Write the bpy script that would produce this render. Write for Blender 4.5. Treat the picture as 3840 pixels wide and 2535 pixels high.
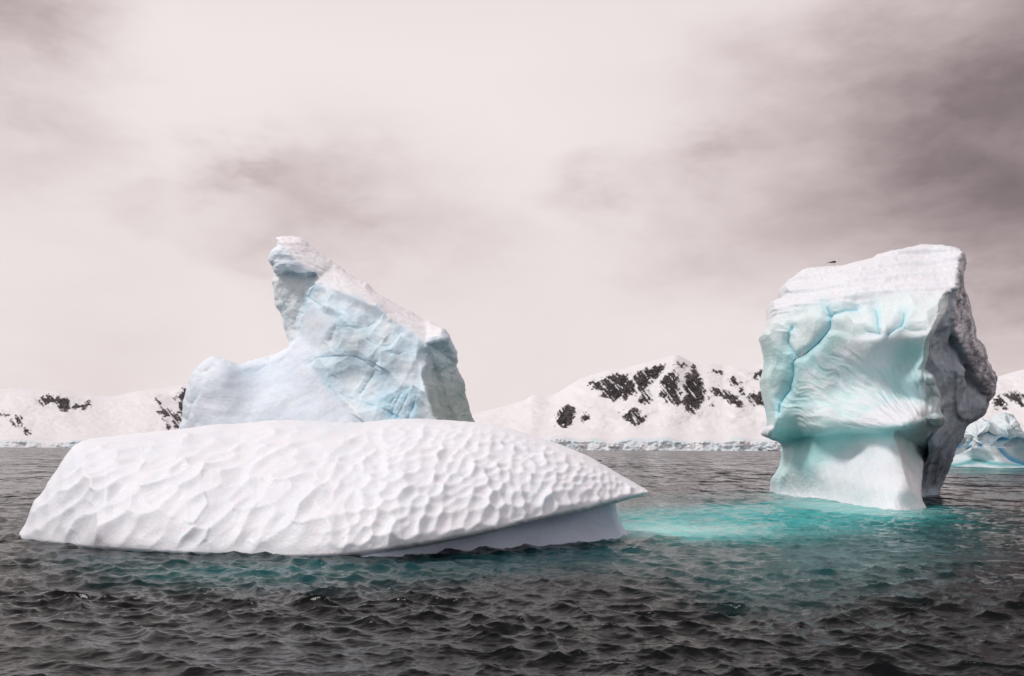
import bpy, math, random
import numpy as np
from mathutils import Vector, Matrix
from mathutils.bvhtree import BVHTree

random.seed(7); RNG = np.random.default_rng(11)
for o in list(bpy.data.objects): bpy.data.objects.remove(o)
scn = bpy.context.scene
COL = scn.collection
R = math.radians

# ------------------------------------------------------------------ camera
W0, H0, F0 = 3840.0, 2535.0, 3300.0          # photograph frame and focal length in its pixels
CAM_H = 3.0
HORIZON_Y, ROLL = 1684.0, 0.26
PITCH = math.atan((HORIZON_Y - H0/2)/F0)
cd = bpy.data.cameras.new('camera'); cam = bpy.data.objects.new('camera', cd); COL.objects.link(cam)
cd.sensor_width = 36; cd.lens = 36*F0/W0; cd.clip_start = 0.5; cd.clip_end = 60000
MROT = Matrix.Rotation(math.pi/2 + PITCH, 3, 'X') @ Matrix.Rotation(R(ROLL), 3, 'Z')
cam.matrix_world = Matrix.Translation((0, 0, CAM_H)) @ MROT.to_4x4()
scn.camera = cam
scn.render.engine = 'CYCLES'
scn.cycles.use_denoising = True
scn.cycles.max_bounces = 8; scn.cycles.diffuse_bounces = 4; scn.cycles.volume_bounces = 1
scn.cycles.caustics_reflective = False; scn.cycles.caustics_refractive = False
scn.view_settings.view_transform = 'Standard'; scn.view_settings.look = 'None'
scn.view_settings.gamma = 1; scn.view_settings.use_curve_mapping = False
scn.view_settings.exposure = 0.0

# ------------------------------------------------------------------ sun and sky
SUN_DIR = Vector((-0.62, -0.14, 0.77)).normalized()
sd = bpy.data.lights.new('sun', 'SUN'); sd.energy = 2.1; sd.angle = R(13); sd.color = (1.0, .955, .93)
so = bpy.data.objects.new('sun', sd); COL.objects.link(so)
so.rotation_euler = SUN_DIR.to_track_quat('Z', 'Y').to_euler()
world = bpy.data.worlds.new('World'); scn.world = world; world.use_nodes = True

def pix_dir(px, py):
    v = MROT @ Vector(((px - W0/2)/F0, -(py - H0/2)/F0, -1.0)); return v.normalized()

def build_sky():
    nt = world.node_tree; N = nt.nodes; L = nt.links; N.clear()
    out = N.new('ShaderNodeOutputWorld'); bg = N.new('ShaderNodeBackground'); L.new(bg.outputs[0], out.inputs[0])
    bg.inputs['Strength'].default_value = 0.1
    sky = N.new('ShaderNodeTexSky'); sky.sky_type = 'NISHITA'; sky.sun_disc = False
    sky.sun_elevation = math.asin(SUN_DIR.z); sky.sun_rotation = math.atan2(SUN_DIR.x, SUN_DIR.y) % (2*math.pi)
    tc = N.new('ShaderNodeTexCoord')
    def vm(op, a, b=None, s=None):
        n = N.new('ShaderNodeVectorMath'); n.operation = op
        for i, q in enumerate((a, b)):
            if q is None: continue
            if isinstance(q, (tuple, list, Vector)): n.inputs[i].default_value = tuple(q)
            else: L.new(q, n.inputs[i])
        if s is not None: n.inputs['Scale'].default_value = s
        return n.outputs['Value'] if op in ('LENGTH', 'DISTANCE', 'DOT_PRODUCT') else n.outputs[0]
    def m(op, a, b=0.0, c=None, clamp=False):
        n = N.new('ShaderNodeMath'); n.operation = op; n.use_clamp = clamp
        for i, q in enumerate((a, b, c)):
            if q is None: continue
            if isinstance(q, (int, float)): n.inputs[i].default_value = q
            else: L.new(q, n.inputs[i])
        return n.outputs[0]
    def noise(vec, sc, det, rough, w=0.0):
        n = N.new('ShaderNodeTexNoise'); n.noise_dimensions = '4D'; n.inputs['W'].default_value = w
        n.inputs['Scale'].default_value = sc; n.inputs['Detail'].default_value = det; n.inputs['Roughness'].default_value = rough
        L.new(vec, n.inputs['Vector']); return n
    d = tc.outputs['Generated']
    flat = vm('MULTIPLY', d, (1, 1, 2.3))
    wn = noise(flat, 5.0, 7, .58, 3.0)
    warp = vm('SCALE', vm('SUBTRACT', wn.outputs['Color'], (.5, .5, .5)), None, .20)
    dw = vm('ADD', d, warp)
    dwf = vm('MULTIPLY', dw, (1, 1, 1.6))
    def blob(px, py, r0, r1):
        c = pix_dir(px, py); c = (c.x, c.y, c.z*1.6)
        n = N.new('ShaderNodeMapRange'); n.interpolation_type = 'SMOOTHSTEP'
        L.new(vm('DISTANCE', dwf, c), n.inputs['Value'])
        n.inputs['From Min'].default_value = r0; n.inputs['From Max'].default_value = r1
        n.inputs['To Min'].default_value = 1; n.inputs['To Max'].default_value = 0
        return n.outputs[0]
    def group(bl):
        t = None
        for px, py, r0, r1, a in bl:
            b = m('MULTIPLY', blob(px, py, r0, r1), a); t = b if t is None else m('ADD', t, b)
        return t
    def contrast(v, a, b):
        n = N.new('ShaderNodeMapRange'); n.interpolation_type = 'SMOOTHSTEP'; L.new(v, n.inputs['Value'])
        n.inputs['From Min'].default_value = a; n.inputs['From Max'].default_value = b; return n.outputs[0]
    dark = group(SKY_BLOBS)
    # the cloud bank on the right thickens further out of the frame
    bank = N.new('ShaderNodeMapRange'); bank.interpolation_type = 'SMOOTHSTEP'
    L.new(vm('DOT_PRODUCT', dw, tuple(Vector((.88, .42, .18)).normalized())), bank.inputs['Value'])
    bank.inputs['From Min'].default_value = .70; bank.inputs['From Max'].default_value = 1.0
    dark = m('ADD', dark, m('MULTIPLY', bank.outputs[0], SKY_BANK))
    skew = vm('ADD', vm('MULTIPLY', d, (1, 1, 2.2)), vm('SCALE', vm('SUBTRACT', wn.outputs['Color'], (.5, .5, .5)), None, .12))
    n1 = noise(skew, 3.2, 8, .55, 1.7).outputs['Fac']
    n2 = noise(skew, 9.0, 8, .58, 5.1).outputs['Fac']
    n3 = noise(vm('MULTIPLY', d, (1, 1, 1.5)), 1.4, 4, .5, 8.4).outputs['Fac']
    puff = m('ADD', m('MULTIPLY', contrast(n1, .36, .60), .6), m('MULTIPLY', contrast(n2, .36, .62), .55))
    tex = m('ADD', m('MULTIPLY', m('SUBTRACT', n1, .5), .5), m('MULTIPLY', m('SUBTRACT', n2, .5), .30))
    dark = m('MULTIPLY', dark, m('ADD', 1.0, m('MULTIPLY', tex, 1.3)))
    dark = m('ADD', dark, m('MULTIPLY', group(SKY_PUFFS), puff))
    sp = N.new('ShaderNodeSeparateXYZ'); L.new(d, sp.inputs[0])
    dark = m('ADD', dark, m('MULTIPLY', m('MAXIMUM', m('SUBTRACT', sp.outputs['Z'], .42), 0), .8))  # added darkening overhead, above the view, for darker water and ice contrast
    tot = m('ADD', dark, m('MULTIPLY', m('MULTIPLY', contrast(n3, .40, .66), puff), .14), clamp=True)
    ramp = N.new('ShaderNodeValToRGB'); e = ramp.color_ramp
    e.elements[0].position = 0; e.elements[0].color = (.885, .808, .80, 1)
    e.elements[1].position = 1; e.elements[1].color = (.085, .066, .070, 1)
    for p, c in ((.25, (.70, .605, .600)), (.5, (.47, .385, .385)), (.75, (.25, .197, .202))):
        q = e.elements.new(p); q.color = (*c, 1)
    L.new(tot, ramp.inputs[0])
    cl = vm('SCALE', ramp.outputs[0], None, 10.0)
    mix = N.new('ShaderNodeMixRGB'); mix.inputs[0].default_value = 0.975
    L.new(sky.outputs[0], mix.inputs[1]); L.new(cl, mix.inputs[2]); L.new(mix.outputs[0], bg.inputs['Color'])

SKY_BANK = .50
#            px    py   inner outer darkness
SKY_BLOBS = [(3750, 600, .05, .40, .30), (3800, 150, .0, .34, .18), (3300, 500, .0, .28, .09), (3760, 850, .0, .13, .16), (40, 30, .0, .17, .30), (1300, 830, .0, .26, .085), (2700, 900, .0, .22, .07), (400, 900, .0, .16, .05), (1900, 1150, .0, .34, .05), (2500, 400, .0, .2, .04), (480, 1330, .0, .18, .06)]
#  broken cloud: the same, textured
SKY_PUFFS = [(830, 610, .0, .085, .38), (1150, 800, .02, .16, .24), (520, 730, .0, .06, .13), (2300, 690, .0, .10, .30), (2700, 600, .0, .075, .22), (130, 470, .0, .13, .17), (1700, 900, .0, .14, .12), (300, 180, .0, .16, .16), (3300, 350, .0, .2, .12), (2600, 880, .0, .16, .12)]
build_sky()

# ------------------------------------------------------------------ numpy helpers
MR = np.array(MROT)
def ray(px, py):
    """direction with y component 1 through a pixel of the photograph"""
    px = np.asarray(px, float); py = np.asarray(py, float)
    c = np.stack([(px - W0/2)/F0, -(py - H0/2)/F0, -np.ones_like(px)], -1) @ MR.T
    return c / c[..., 1:2]
def at(px, py, D):
    r = ray(px, py); P = r*np.asarray(D, float)[..., None]; P[..., 2] += CAM_H; return P
def water_D(px, py):
    r = ray(px, py); return -CAM_H/r[..., 2]
def sstep(a, b, x):
    t = np.clip((x - a)/(b - a), 0, 1); return t*t*(3 - 2*t)

_perm = RNG.permutation(256); _perm = np.concatenate([_perm, _perm, _perm])
_g = RNG.normal(size=(256, 3)); _g /= np.linalg.norm(_g, axis=1)[:, None]
def noise3(P):
    P = np.asarray(P, np.float64); i = np.floor(P).astype(np.int64); f = P - i; i &= 255
    u = f*f*f*(f*(f*6 - 15) + 10); r = 0
    for dx in (0, 1):
        for dy in (0, 1):
            for dz in (0, 1):
                h = _perm[_perm[_perm[(i[..., 0]+dx) & 255] + ((i[..., 1]+dy) & 255)] + ((i[..., 2]+dz) & 255)]
                g = _g[h]
                v = g[..., 0]*(f[..., 0]-dx) + g[..., 1]*(f[..., 1]-dy) + g[..., 2]*(f[..., 2]-dz)
                w = (u[..., 0] if dx else 1-u[..., 0])*(u[..., 1] if dy else 1-u[..., 1])*(u[..., 2] if dz else 1-u[..., 2])
                r = r + v*w
    return r
def fbm(P, sc, octv=4, gain=.5, ridged=False):
    s = 0; a = 1.0; t = 0
    for k in range(octv):
        n = noise3(np.asarray(P)*(sc*2.03**k) + 17.3*k)
        if ridged: n = .5 - np.abs(n)*1.6
        s = s + a*n; t += a; a *= gain
    return s/t
def hash2(ix, iy, s):
    h = (ix*374761393 + iy*668265263 + s*974634777) & 0xffffffff
    h = ((h ^ (h >> 13))*1274126177) & 0xffffffff
    return ((h ^ (h >> 16)) & 0xffff)/65535.0
def worley(x, y, seed=0, jit=.85):
    """returns nearest squared distance, second nearest, cell hash, smooth nearest"""
    ix = np.floor(x).astype(np.int64); iy = np.floor(y).astype(np.int64)
    f1 = np.full(x.shape, 9.0); f2 = f1.copy(); cid = np.zeros(x.shape); acc = 0
    for dx in (-1, 0, 1):
        for dy in (-1, 0, 1):
            jx = ix + dx; jy = iy + dy
            sx = jx + .5 + jit*(hash2(jx, jy, seed) - .5); sy = jy + .5 + jit*(hash2(jx, jy, seed+1) - .5)
            d = (x - sx)**2 + (y - sy)**2
            acc = acc + np.exp(-d*SOFT)
            n = d < f1; f2 = np.where(n, f1, np.minimum(f2, d)); cid = np.where(n, hash2(jx, jy, seed+2), cid); f1 = np.where(n, d, f1)
    return f1, f2, cid, -np.log(acc + 1e-12)/SOFT
SOFT = 26.0
def conchoid(x, y, seed=0, tilt=.6):
    """shell-like fractures: tilted shallow bowls meeting in sharp edges"""
    ix = np.floor(x).astype(np.int64); iy = np.floor(y).astype(np.int64); best = np.full(x.shape, 1e9)
    for dx in (-1, 0, 1):
        for dy in (-1, 0, 1):
            jx = ix + dx; jy = iy + dy
            ox = x - (jx + .5 + .9*(hash2(jx, jy, seed) - .5)); oy = y - (jy + .5 + .9*(hash2(jx, jy, seed+1) - .5))
            tx = (hash2(jx, jy, seed+2) - .5)*2*tilt; ty = (hash2(jx, jy, seed+3) - .5)*2*tilt
            best = np.minimum(best, .55*(ox*ox + oy*oy) + tx*ox + ty*oy + .25*(hash2(jx, jy, seed+4) - .5))
    return best
def cr(pts, n=4, closed=True):
    p = np.array(pts, float); m = len(p); out = []
    for i in range(m if closed else m-1):
        a, b, c, d = (p[(i-1) % m], p[i], p[(i+1) % m], p[(i+2) % m]) if closed else (p[max(i-1, 0)], p[i], p[i+1], p[min(i+2, m-1)])
        for k in range(n):
            t = k/n
            out.append(.5*((2*b) + (c-a)*t + (2*a-5*b+4*c-d)*t*t + (3*b-a-3*c+d)*t**3))
    if not closed: out.append(p[-1])
    return np.array(out)
def seg_dist(U, V, pts, closed=False):
    p = np.array(pts, float); d = np.full(U.shape, 1e18); m = len(p)
    for i in range(m if closed else m-1):
        a = p[i]; b = p[(i+1) % m]; ab = b - a; L2 = ab @ ab + 1e-9
        t = np.clip(((U-a[0])*ab[0] + (V-a[1])*ab[1])/L2, 0, 1)
        d = np.minimum(d, (U-a[0]-t*ab[0])**2 + (V-a[1]-t*ab[1])**2)
    return np.sqrt(d)
def sdf(U, V, pts):
    p = np.array(pts, float); ins = np.zeros(U.shape, bool); m = len(p)
    for i in range(m):
        a = p[i]; b = p[(i+1) % m]
        if a[1] == b[1]: continue
        c = (a[1] > V) != (b[1] > V)
        ins ^= c & (U < (b[0]-a[0])*(V-a[1])/(b[1]-a[1]) + a[0])
    return np.where(ins, 1, -1)*seg_dist(U, V, p, True)
def inside(U, V, pts, soft, n=3):
    return sstep(-soft, soft, sdf(U, V, cr(pts, n)))
def rbf(pts):
    """smooth surface through control points (px, py, depth)"""
    p = np.array(pts, float); q = p[:, :2]/500.0
    def k(r): return r
    d = np.linalg.norm(q[:, None]-q[None], axis=-1); n = len(p)
    A = np.zeros((n+3, n+3)); A[:n, :n] = np.sqrt(d*d+.02); A[:n, n] = 1; A[:n, n+1:] = q; A[n, :n] = 1; A[n+1:, :n] = q.T
    w = np.linalg.solve(A, np.concatenate([p[:, 2], [0, 0, 0]]))
    def f(U, V):
        u = U/500.0; v = V/500.0; s = w[n] + w[n+1]*u + w[n+2]*v
        for i in range(n): s = s + w[i]*np.sqrt((u-q[i, 0])**2 + (v-q[i, 1])**2 + .02)
        return s
    return f
def blur(a, k):
    for ax in (0, 1):
        for _ in range(k):
            b = np.roll(a, 1, ax); c = np.roll(a, -1, ax)
            if ax == 0: b[0] = a[0]; c[-1] = a[-1]
            else: b[:, 0] = a[:, 0]; c[:, -1] = a[:, -1]
            a = (b + 2*a + c)/4
    return a
def lerp(a, b, t):
    t = np.asarray(t)[..., None]; return np.asarray(a, float)*(1-t) + np.asarray(b, float)*t

def link(name, me, mat=None, parent=None):
    o = bpy.data.objects.new(name, me); COL.objects.link(o)
    if mat: me.materials.append(mat)
    if parent: o.parent = parent
    return o
def tag(o, label=None, cat=None, kind=None, group=None):
    if label: o['label'] = label
    if cat: o['category'] = cat
    if kind: o['kind'] = kind
    if group: o['group'] = group
    return o
def empty(name, loc=(0, 0, 0)):
    o = bpy.data.objects.new(name, None); o.location = loc; COL.objects.link(o); return o
def mesh(name, V, Q, color=None, attrs=None, smooth=True):
    me = bpy.data.meshes.new(name); V = np.ascontiguousarray(V, np.float32); Q = np.ascontiguousarray(Q, np.int32)
    k = Q.shape[1]
    me.vertices.add(len(V)); me.vertices.foreach_set('co', V.ravel())
    me.loops.add(Q.size); me.loops.foreach_set('vertex_index', Q.ravel())
    me.polygons.add(len(Q)); me.polygons.foreach_set('loop_start', np.arange(0, Q.size, k, dtype=np.int32))
    me.polygons.foreach_set('use_smooth', np.full(len(Q), smooth))
    me.update(calc_edges=True)
    if color is not None:
        a = me.attributes.new('tint', 'FLOAT_COLOR', 'POINT')
        c = np.ones((len(V), 4), np.float32); c[:, :3] = np.clip(color, 0, 1); a.data.foreach_set('color', c.ravel())
    for n, v in (attrs or {}).items():
        a = me.attributes.new(n, 'FLOAT', 'POINT'); a.data.foreach_set('value', np.ascontiguousarray(v, np.float32))
    return me
def normals(P):
    du = np.gradient(P, axis=1); dv = np.gradient(P, axis=0)
    n = np.cross(dv, du); n /= np.linalg.norm(n, axis=-1)[..., None] + 1e-12
    return n                                                  # towards the camera for a depth sheet

# ------------------------------------------------------------------ materials
def node_mat(name):
    m = bpy.data.materials.new(name); m.use_nodes = True
    return m, m.node_tree.nodes, m.node_tree.links, m.node_tree.nodes['Principled BSDF']
def ice_mat(name, bump=.05, bscale=6.0, rough=.5, sss=.25, spec=.35, sss_scale=.25, rough2=None):
    m, N, L, b = node_mat(name)
    a = N.new('ShaderNodeAttribute'); a.attribute_name = 'tint'
    tc = N.new('ShaderNodeTexCoord')
    n1 = N.new('ShaderNodeTexNoise'); n1.inputs['Scale'].default_value = bscale; n1.inputs['Detail'].default_value = 8; n1.inputs['Roughness'].default_value = .62
    n2 = N.new('ShaderNodeTexNoise'); n2.inputs['Scale'].default_value = bscale*.35; n2.inputs['Detail'].default_value = 4
    L.new(tc.outputs['Object'], n1.inputs['Vector']); L.new(tc.outputs['Object'], n2.inputs['Vector'])
    bp = N.new('ShaderNodeBump'); bp.inputs['Strength'].default_value = 1; bp.inputs['Distance'].default_value = bump
    L.new(n1.outputs['Fac'], bp.inputs['Height']); L.new(bp.outputs[0], b.inputs['Normal'])
    mr = N.new('ShaderNodeMapRange'); mr.inputs['From Min'].default_value = .38; mr.inputs['From Max'].default_value = .62
    mr.inputs['To Min'].default_value = rough2 if rough2 is not None else rough*.75; mr.inputs['To Max'].default_value = rough
    L.new(n2.outputs['Fac'], mr.inputs['Value']); L.new(mr.outputs[0], b.inputs['Roughness'])
    v = N.new('ShaderNodeMapRange'); v.inputs['From Min'].default_value = .3; v.inputs['From Max'].default_value = .7
    v.inputs['To Min'].default_value = .95; v.inputs['To Max'].default_value = 1.03
    L.new(n1.outputs['Fac'], v.inputs['Value'])
    mx = N.new('ShaderNodeVectorMath'); mx.operation = 'SCALE'; L.new(a.outputs['Color'], mx.inputs[0]); L.new(v.outputs[0], mx.inputs['Scale'])
    L.new(mx.outputs[0], b.inputs['Base Color'])
    b.inputs['Subsurface Weight'].default_value = sss; b.inputs['Subsurface Radius'].default_value = (.35, .8, 1.0)
    b.inputs['Subsurface Scale'].default_value = sss_scale
    b.inputs['IOR'].default_value = 1.31; b.inputs['Specular IOR Level'].default_value = spec
    return m
M_SCALLOP = ice_mat('glazed_white_ice', .018, 12, .5, .3, .5, .2, rough2=.28)
M_ICE = ice_mat('blue_white_ice', .03, 4.5, .6, .3, .35, .25)
M_TEAL = ice_mat('teal_glacier_ice', .035, 7, .45, .3, .45, .25)
M_DARKICE = ice_mat('shaded_grey_ice', .05, 4, .75, .05, .25, .1)
M_FARICE = ice_mat('far_ice', .25, 1.2, .7, 0, .3, .1)
M_SNOWFIELD = ice_mat('mountain_snow', 6, .012, .85, 0, .1, .1)
M_ROCK = ice_mat('mountain_rock', 10, .03, .9, 0, .15, .1)

SNOW = (.80, .815, .85); BLUEW = (.70, .82, .90); CRACK = (.16, .52, .78); TEAL = (.40, .67, .68); TEALD = (.16, .52, .53)

# ------------------------------------------------------------------ solid from outline and depth relief
def solid(name, poly, depth, step, back, rim, rim_px, disp, color, mat, parent=None, n=4, back_px=None, jag=0.0, jag_px=30.0):
    """A closed body: its outline at its own distance, a front relief and a rounded back of real thickness."""
    pl = cr(poly, n)
    x0, y0 = pl.min(0) - 2*step; x1, y1 = pl.max(0) + 2*step
    U, V = np.meshgrid(np.arange(x0, x1, step), np.arange(y0, y1, step))
    S = sdf(U, V, pl)
    if jag:
        q = np.stack([U, V, 0*U+3.3], -1)
        S = S + jag*fbm(q, 1/jag_px, 4, .6)
    gv, gu = np.gradient(S, step); gl = gu*gu+gv*gv+1e-6
    ins = S > 0
    c = ins[:-1, :-1] | ins[1:, :-1] | ins[:-1, 1:] | ins[1:, 1:]
    use = np.zeros_like(ins); use[:-1, :-1] |= c; use[1:, :-1] |= c; use[:-1, 1:] |= c; use[1:, 1:] |= c
    rimv = use & ~ins
    U = np.where(rimv, U - S*gu/gl, U); V = np.where(rimv, V - S*gv/gl, V); S = np.maximum(S, 0)
    g = lambda q: np.sqrt(np.clip(1 - (1-np.minimum(q, 1))**2, 0, 1))
    D0 = depth(U, V)
    rimd = rim(U, V) if callable(rim) else rim
    Dr = D0 + rimd
    Df = D0 + rimd*(1 - g(S/rim_px))
    P = at(U, V, Df); Pb = at(U, V, Dr)
    T = back(U, V) if callable(back) else back
    Pb[..., 1] += T*g(S/(back_px or rim_px*3)); 
    Nf = normals(np.stack([blur(P[..., k], 2) for k in range(3)], -1))
    d, tint = disp(U, V, P, S), color(U, V, P, S)
    P = P + Nf*(d*(.3 + .7*sstep(0, 12, S)))[..., None]
    nb = fbm(Pb, .5, 4, .55)*.8*sstep(0, rim_px, S)
    Pb[..., 1] += nb
    idf = -np.ones(U.shape, np.int64); idf[use] = np.arange(use.sum()); nF = int(use.sum())
    bi = use & ins; idb = idf.copy(); idb[bi] = nF + np.arange(bi.sum())
    cc = np.argwhere(c); i, j = cc[:, 0], cc[:, 1]
    qf = np.stack([idf[i, j], idf[i+1, j], idf[i+1, j+1], idf[i, j+1]], 1)
    qb = np.stack([idb[i, j], idb[i, j+1], idb[i+1, j+1], idb[i+1, j]], 1)
    VV = np.concatenate([P[use], Pb[bi]]); CC = np.concatenate([tint[use], tint[bi]*.97])
    keep = ~((qb == qf[:, [0, 3, 2, 1]]).all(1))
    Q = np.concatenate([qf, qb[keep]])
    me = mesh(name, VV, Q, CC)
    return link(name, me, mat, parent)

# ================================================================== WATER
def ocean_tile(n, L, wind, seed, lo, hi, power=4.0, spread=2.0, base=.12):
    r = np.random.default_rng(seed); k = np.fft.fftfreq(n, L/n)*2*np.pi
    KX, KY = np.meshgrid(k, k, indexing='ij'); K = np.hypot(KX, KY); K[0, 0] = 1
    lam = 2*np.pi/K
    spec = K**(-power/2)*np.exp(-(lam/hi)**2)*np.exp(-(lo/lam)**2)
    ca = (KX*math.cos(wind) + KY*math.sin(wind))/K
    spec = spec*(base + np.abs(ca)**spread); spec[0, 0] = 0
    h = (r.normal(size=(n, n)) + 1j*r.normal(size=(n, n)))*spec
    z = np.fft.ifft2(h).real; dx = np.fft.ifft2(h*-1j*KX/K).real; dy = np.fft.ifft2(h*-1j*KY/K).real
    s = z.std(); return z/s, dx/s, dy/s, L
def samp(tile, X, Y):
    z, dx, dy, L = tile; n = z.shape[0]
    u = (X/L*n) % n; v = (Y/L*n) % n; i = np.floor(u).astype(int); j = np.floor(v).astype(int); fu = u-i; fv = v-j
    i1 = (i+1) % n; j1 = (j+1) % n; i %= n; j %= n
    def b(a): return (a[i, j]*(1-fu)*(1-fv) + a[i1, j]*fu*(1-fv) + a[i, j1]*(1-fu)*fv + a[i1, j1]*fu*fv)
    return b(z), b(dx), b(dy)

def wpoly(pts): return at(*np.array(pts, float).T, water_D(*np.array(pts, float).T))[:, :2]
def build_water():
    rows_py = np.linspace(2900, HORIZON_Y + 3.2, 560)
    Yr = water_D(np.full(560, 1920.0), rows_py)
    Yr = np.concatenate([[-60, -20, -6, 0, 3, 5.5, 7.2], Yr[Yr > 8], [4200, 8000, 12000]])
    ang = np.concatenate([-np.linspace(180, 38, 24)[:-1], np.linspace(-38, 38, 940), np.linspace(38, 180, 24)[1:]])
    # fan of constant-distance rows; the outermost columns reach sideways and behind
    a = R(1)*ang
    tx = np.where(np.abs(ang) <= 38, np.tan(np.clip(a, -1.2, 1.2)), np.sign(ang)*(math.tan(R(38)) + (np.abs(ang)-38)/142*5))
    YY, TX = np.meshgrid(Yr, tx, indexing='ij')
    XX = TX*(np.abs(YY) + 8*np.exp(-np.abs(YY)/8))
    dist = np.hypot(XX, YY)
    wx, wy = XX*0, XX*0; zz = XX*0
    w = R(62)
    tiles = [(ocean_tile(512, 61.0, w, 1, 3.0, 9.0, 5.0, 2.0), .020, 400), (ocean_tile(512, 17.0, w+.35, 2, .5, 1.7, 4.0, 1.6, .2), .026, 220),
             (ocean_tile(512, 9.3, w-.3, 3, .30, 1.1, 3.6, 1.2, .3), .0185, 90), (ocean_tile(512, 3.7, w+.2, 4, .10, .40, 3.4, 1.0, .4), .0068, 40)]
    q = np.stack([XX, YY, 0*XX], -1)
    gust = 1 + 1.1*noise3(q/np.array([17., 11, 1])) + .5*noise3(q/np.array([5., 4, 1])+9)
    gust = np.clip(gust, .35, 1.9)
    for k, (t, amp, fade) in enumerate(tiles):
        z, dx, dy = samp(t, XX + 3.1*k, YY)
        f = amp*np.exp(-(dist/fade)**2)*(gust if k > 0 else 1)
        zz += z*f; wx += -dx*f*1.25; wy += -dy*f*1.25
    far = sstep(900, 3000, dist)
    P = np.stack([XX + wx, YY + wy, zz*(1-far)], -1)
    # colour of the water: dark sea, turquoise over the submerged ice feet
    X, Y = XX, YY
    def px_soft(pts, soft): return sstep(-soft, soft*.7, sdf(X, Y, wpoly(pts)) + .9*noise3(q/np.array([2.2, 2.2, 1])+4) + .35*noise3(q/.6))
    deep = np.array((.0025, .0040, .0048)); 
    tl = lerp(deep*np.ones(3), (.004, .014, .016), 0*X)
    m1 = px_soft([(2330, 1880), (2600, 1860), (2900, 1845), (3150, 1850), (3480, 1900), (3640, 1930), (3600, 1995), (3250, 2040), (2850, 2090), (2520, 2100), (2330, 2050)], 6.0)
    m2 = px_soft([(2330, 1925), (2600, 1905), (2850, 1890), (3050, 1880), (3470, 1905), (3420, 1945), (3100, 1985), (2800, 2015), (2500, 2025), (2340, 2010)], 3.6)
    m3 = px_soft([(2350, 1975), (2500, 1960), (2800, 1975), (2780, 1995), (2500, 2015), (2360, 2012)], 2.2)
    m4 = px_soft([(330, 2085), (800, 2098), (1100, 2100), (1500, 2110), (2000, 2085), (2400, 2030), (2700, 2060), (2400, 2110), (1700, 2170), (1000, 2200), (500, 2170)], 2.2)
    m5 = px_soft([(600, 2130), (900, 2118), (1150, 2125), (1180, 2150), (900, 2165), (650, 2155)], 1.6)
    m6 = px_soft([(3500, 1752), (3900, 1750), (4100, 1762), (3800, 1775), (3480, 1775)], 12.0)
    m7 = px_soft([(2900, 2060), (3200, 2000), (3500, 1960), (3650, 1990), (3500, 2100), (3200, 2200), (2800, 2250), (2600, 2160)], 2.5)
    tl = lerp(tl, (.010, .055, .060), m7*.9)
    tl = lerp(tl, (.010, .080, .082), m1*.9)
    tl = lerp(tl, (.04, .35, .355), m2*.95)
    m8 = px_soft([(2900, 1850), (3080, 1868), (3220, 1893), (3400, 1910), (3480, 1906), (3450, 1940), (3150, 1925), (2950, 1900)], 1.3)
    tl = lerp(tl, (.32, .64, .62), np.maximum(m3*.75, m8*.6))
    tl = lerp(tl, (.006, .048, .055), m4*.9)
    tl = lerp(tl, (.008, .085, .090), m5*.7)
    tl = lerp(tl, (.01, .14, .12), m6*.8)
    nr, nc = XX.shape; idx = np.arange(nr*nc).reshape(nr, nc)
    Q = np.stack([idx[:-1, :-1], idx[:-1, 1:], idx[1:, 1:], idx[1:, :-1]], -1).reshape(-1, 4)
    me = mesh('water', P.reshape(-1, 3), Q, tl.reshape(-1, 3))
    m, N, L, b = node_mat('sea_water')
    at_ = N.new('ShaderNodeAttribute'); at_.attribute_name = 'tint'; L.new(at_.outputs['Color'], b.inputs['Base Color'])
    b.inputs['IOR'].default_value = 1.23; b.inputs['Roughness'].default_value = .12
    geo = N.new('ShaderNodeNewGeometry'); prev = None
    for sc, det, dist_, ang_ in ((.55, 3, .10, 20), (2.6, 5, .035, -14), (9.0, 4, .010, 8)):
        mp = N.new('ShaderNodeMapping'); mp.inputs['Scale'].default_value = (.62, 1.25, 1); mp.inputs['Rotation'].default_value = (0, 0, R(ang_))
        L.new(geo.outputs['Position'], mp.inputs['Vector'])
        t = N.new('ShaderNodeTexNoise'); t.inputs['Scale'].default_value = sc; t.inputs['Detail'].default_value = det; t.inputs['Roughness'].default_value = .55
        L.new(mp.outputs[0], t.inputs['Vector'])
        bp = N.new('ShaderNodeBump'); bp.inputs['Distance'].default_value = dist_; bp.inputs['Strength'].default_value = 1
        L.new(t.outputs['Fac'], bp.inputs['Height'])
        if prev: L.new(prev, bp.inputs['Normal'])
        prev = bp.outputs[0]
    # small facets too fine for the mesh further out: the normal is tilted by noise
    acc = None
    for sc, amt, st_ in ((.10, .45, (.55, 1.3, 1)), (.45, .8, (.55, 1.3, 1)), (1.9, .7, (.6, 1.2, 1)), (1.0, .75, (1.0, .085, 1))):
        mp = N.new('ShaderNodeMapping'); mp.inputs['Scale'].default_value = st_; mp.inputs['Rotation'].default_value = (0, 0, R(6))
        L.new(geo.outputs['Position'], mp.inputs['Vector'])
        t = N.new('ShaderNodeTexNoise'); t.inputs['Scale'].default_value = sc; t.inputs['Detail'].default_value = 3; t.inputs['Roughness'].default_value = .6
        L.new(mp.outputs[0], t.inputs['Vector'])
        u = N.new('ShaderNodeVectorMath'); u.operation = 'SUBTRACT'; L.new(t.outputs['Color'], u.inputs[0]); u.inputs[1].default_value = (.5, .5, .5)
        v = N.new('ShaderNodeVectorMath'); v.operation = 'MULTIPLY'; L.new(u.outputs[0], v.inputs[0]); v.inputs[1].default_value = (amt*2.4, amt*2.4, 0)
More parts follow.
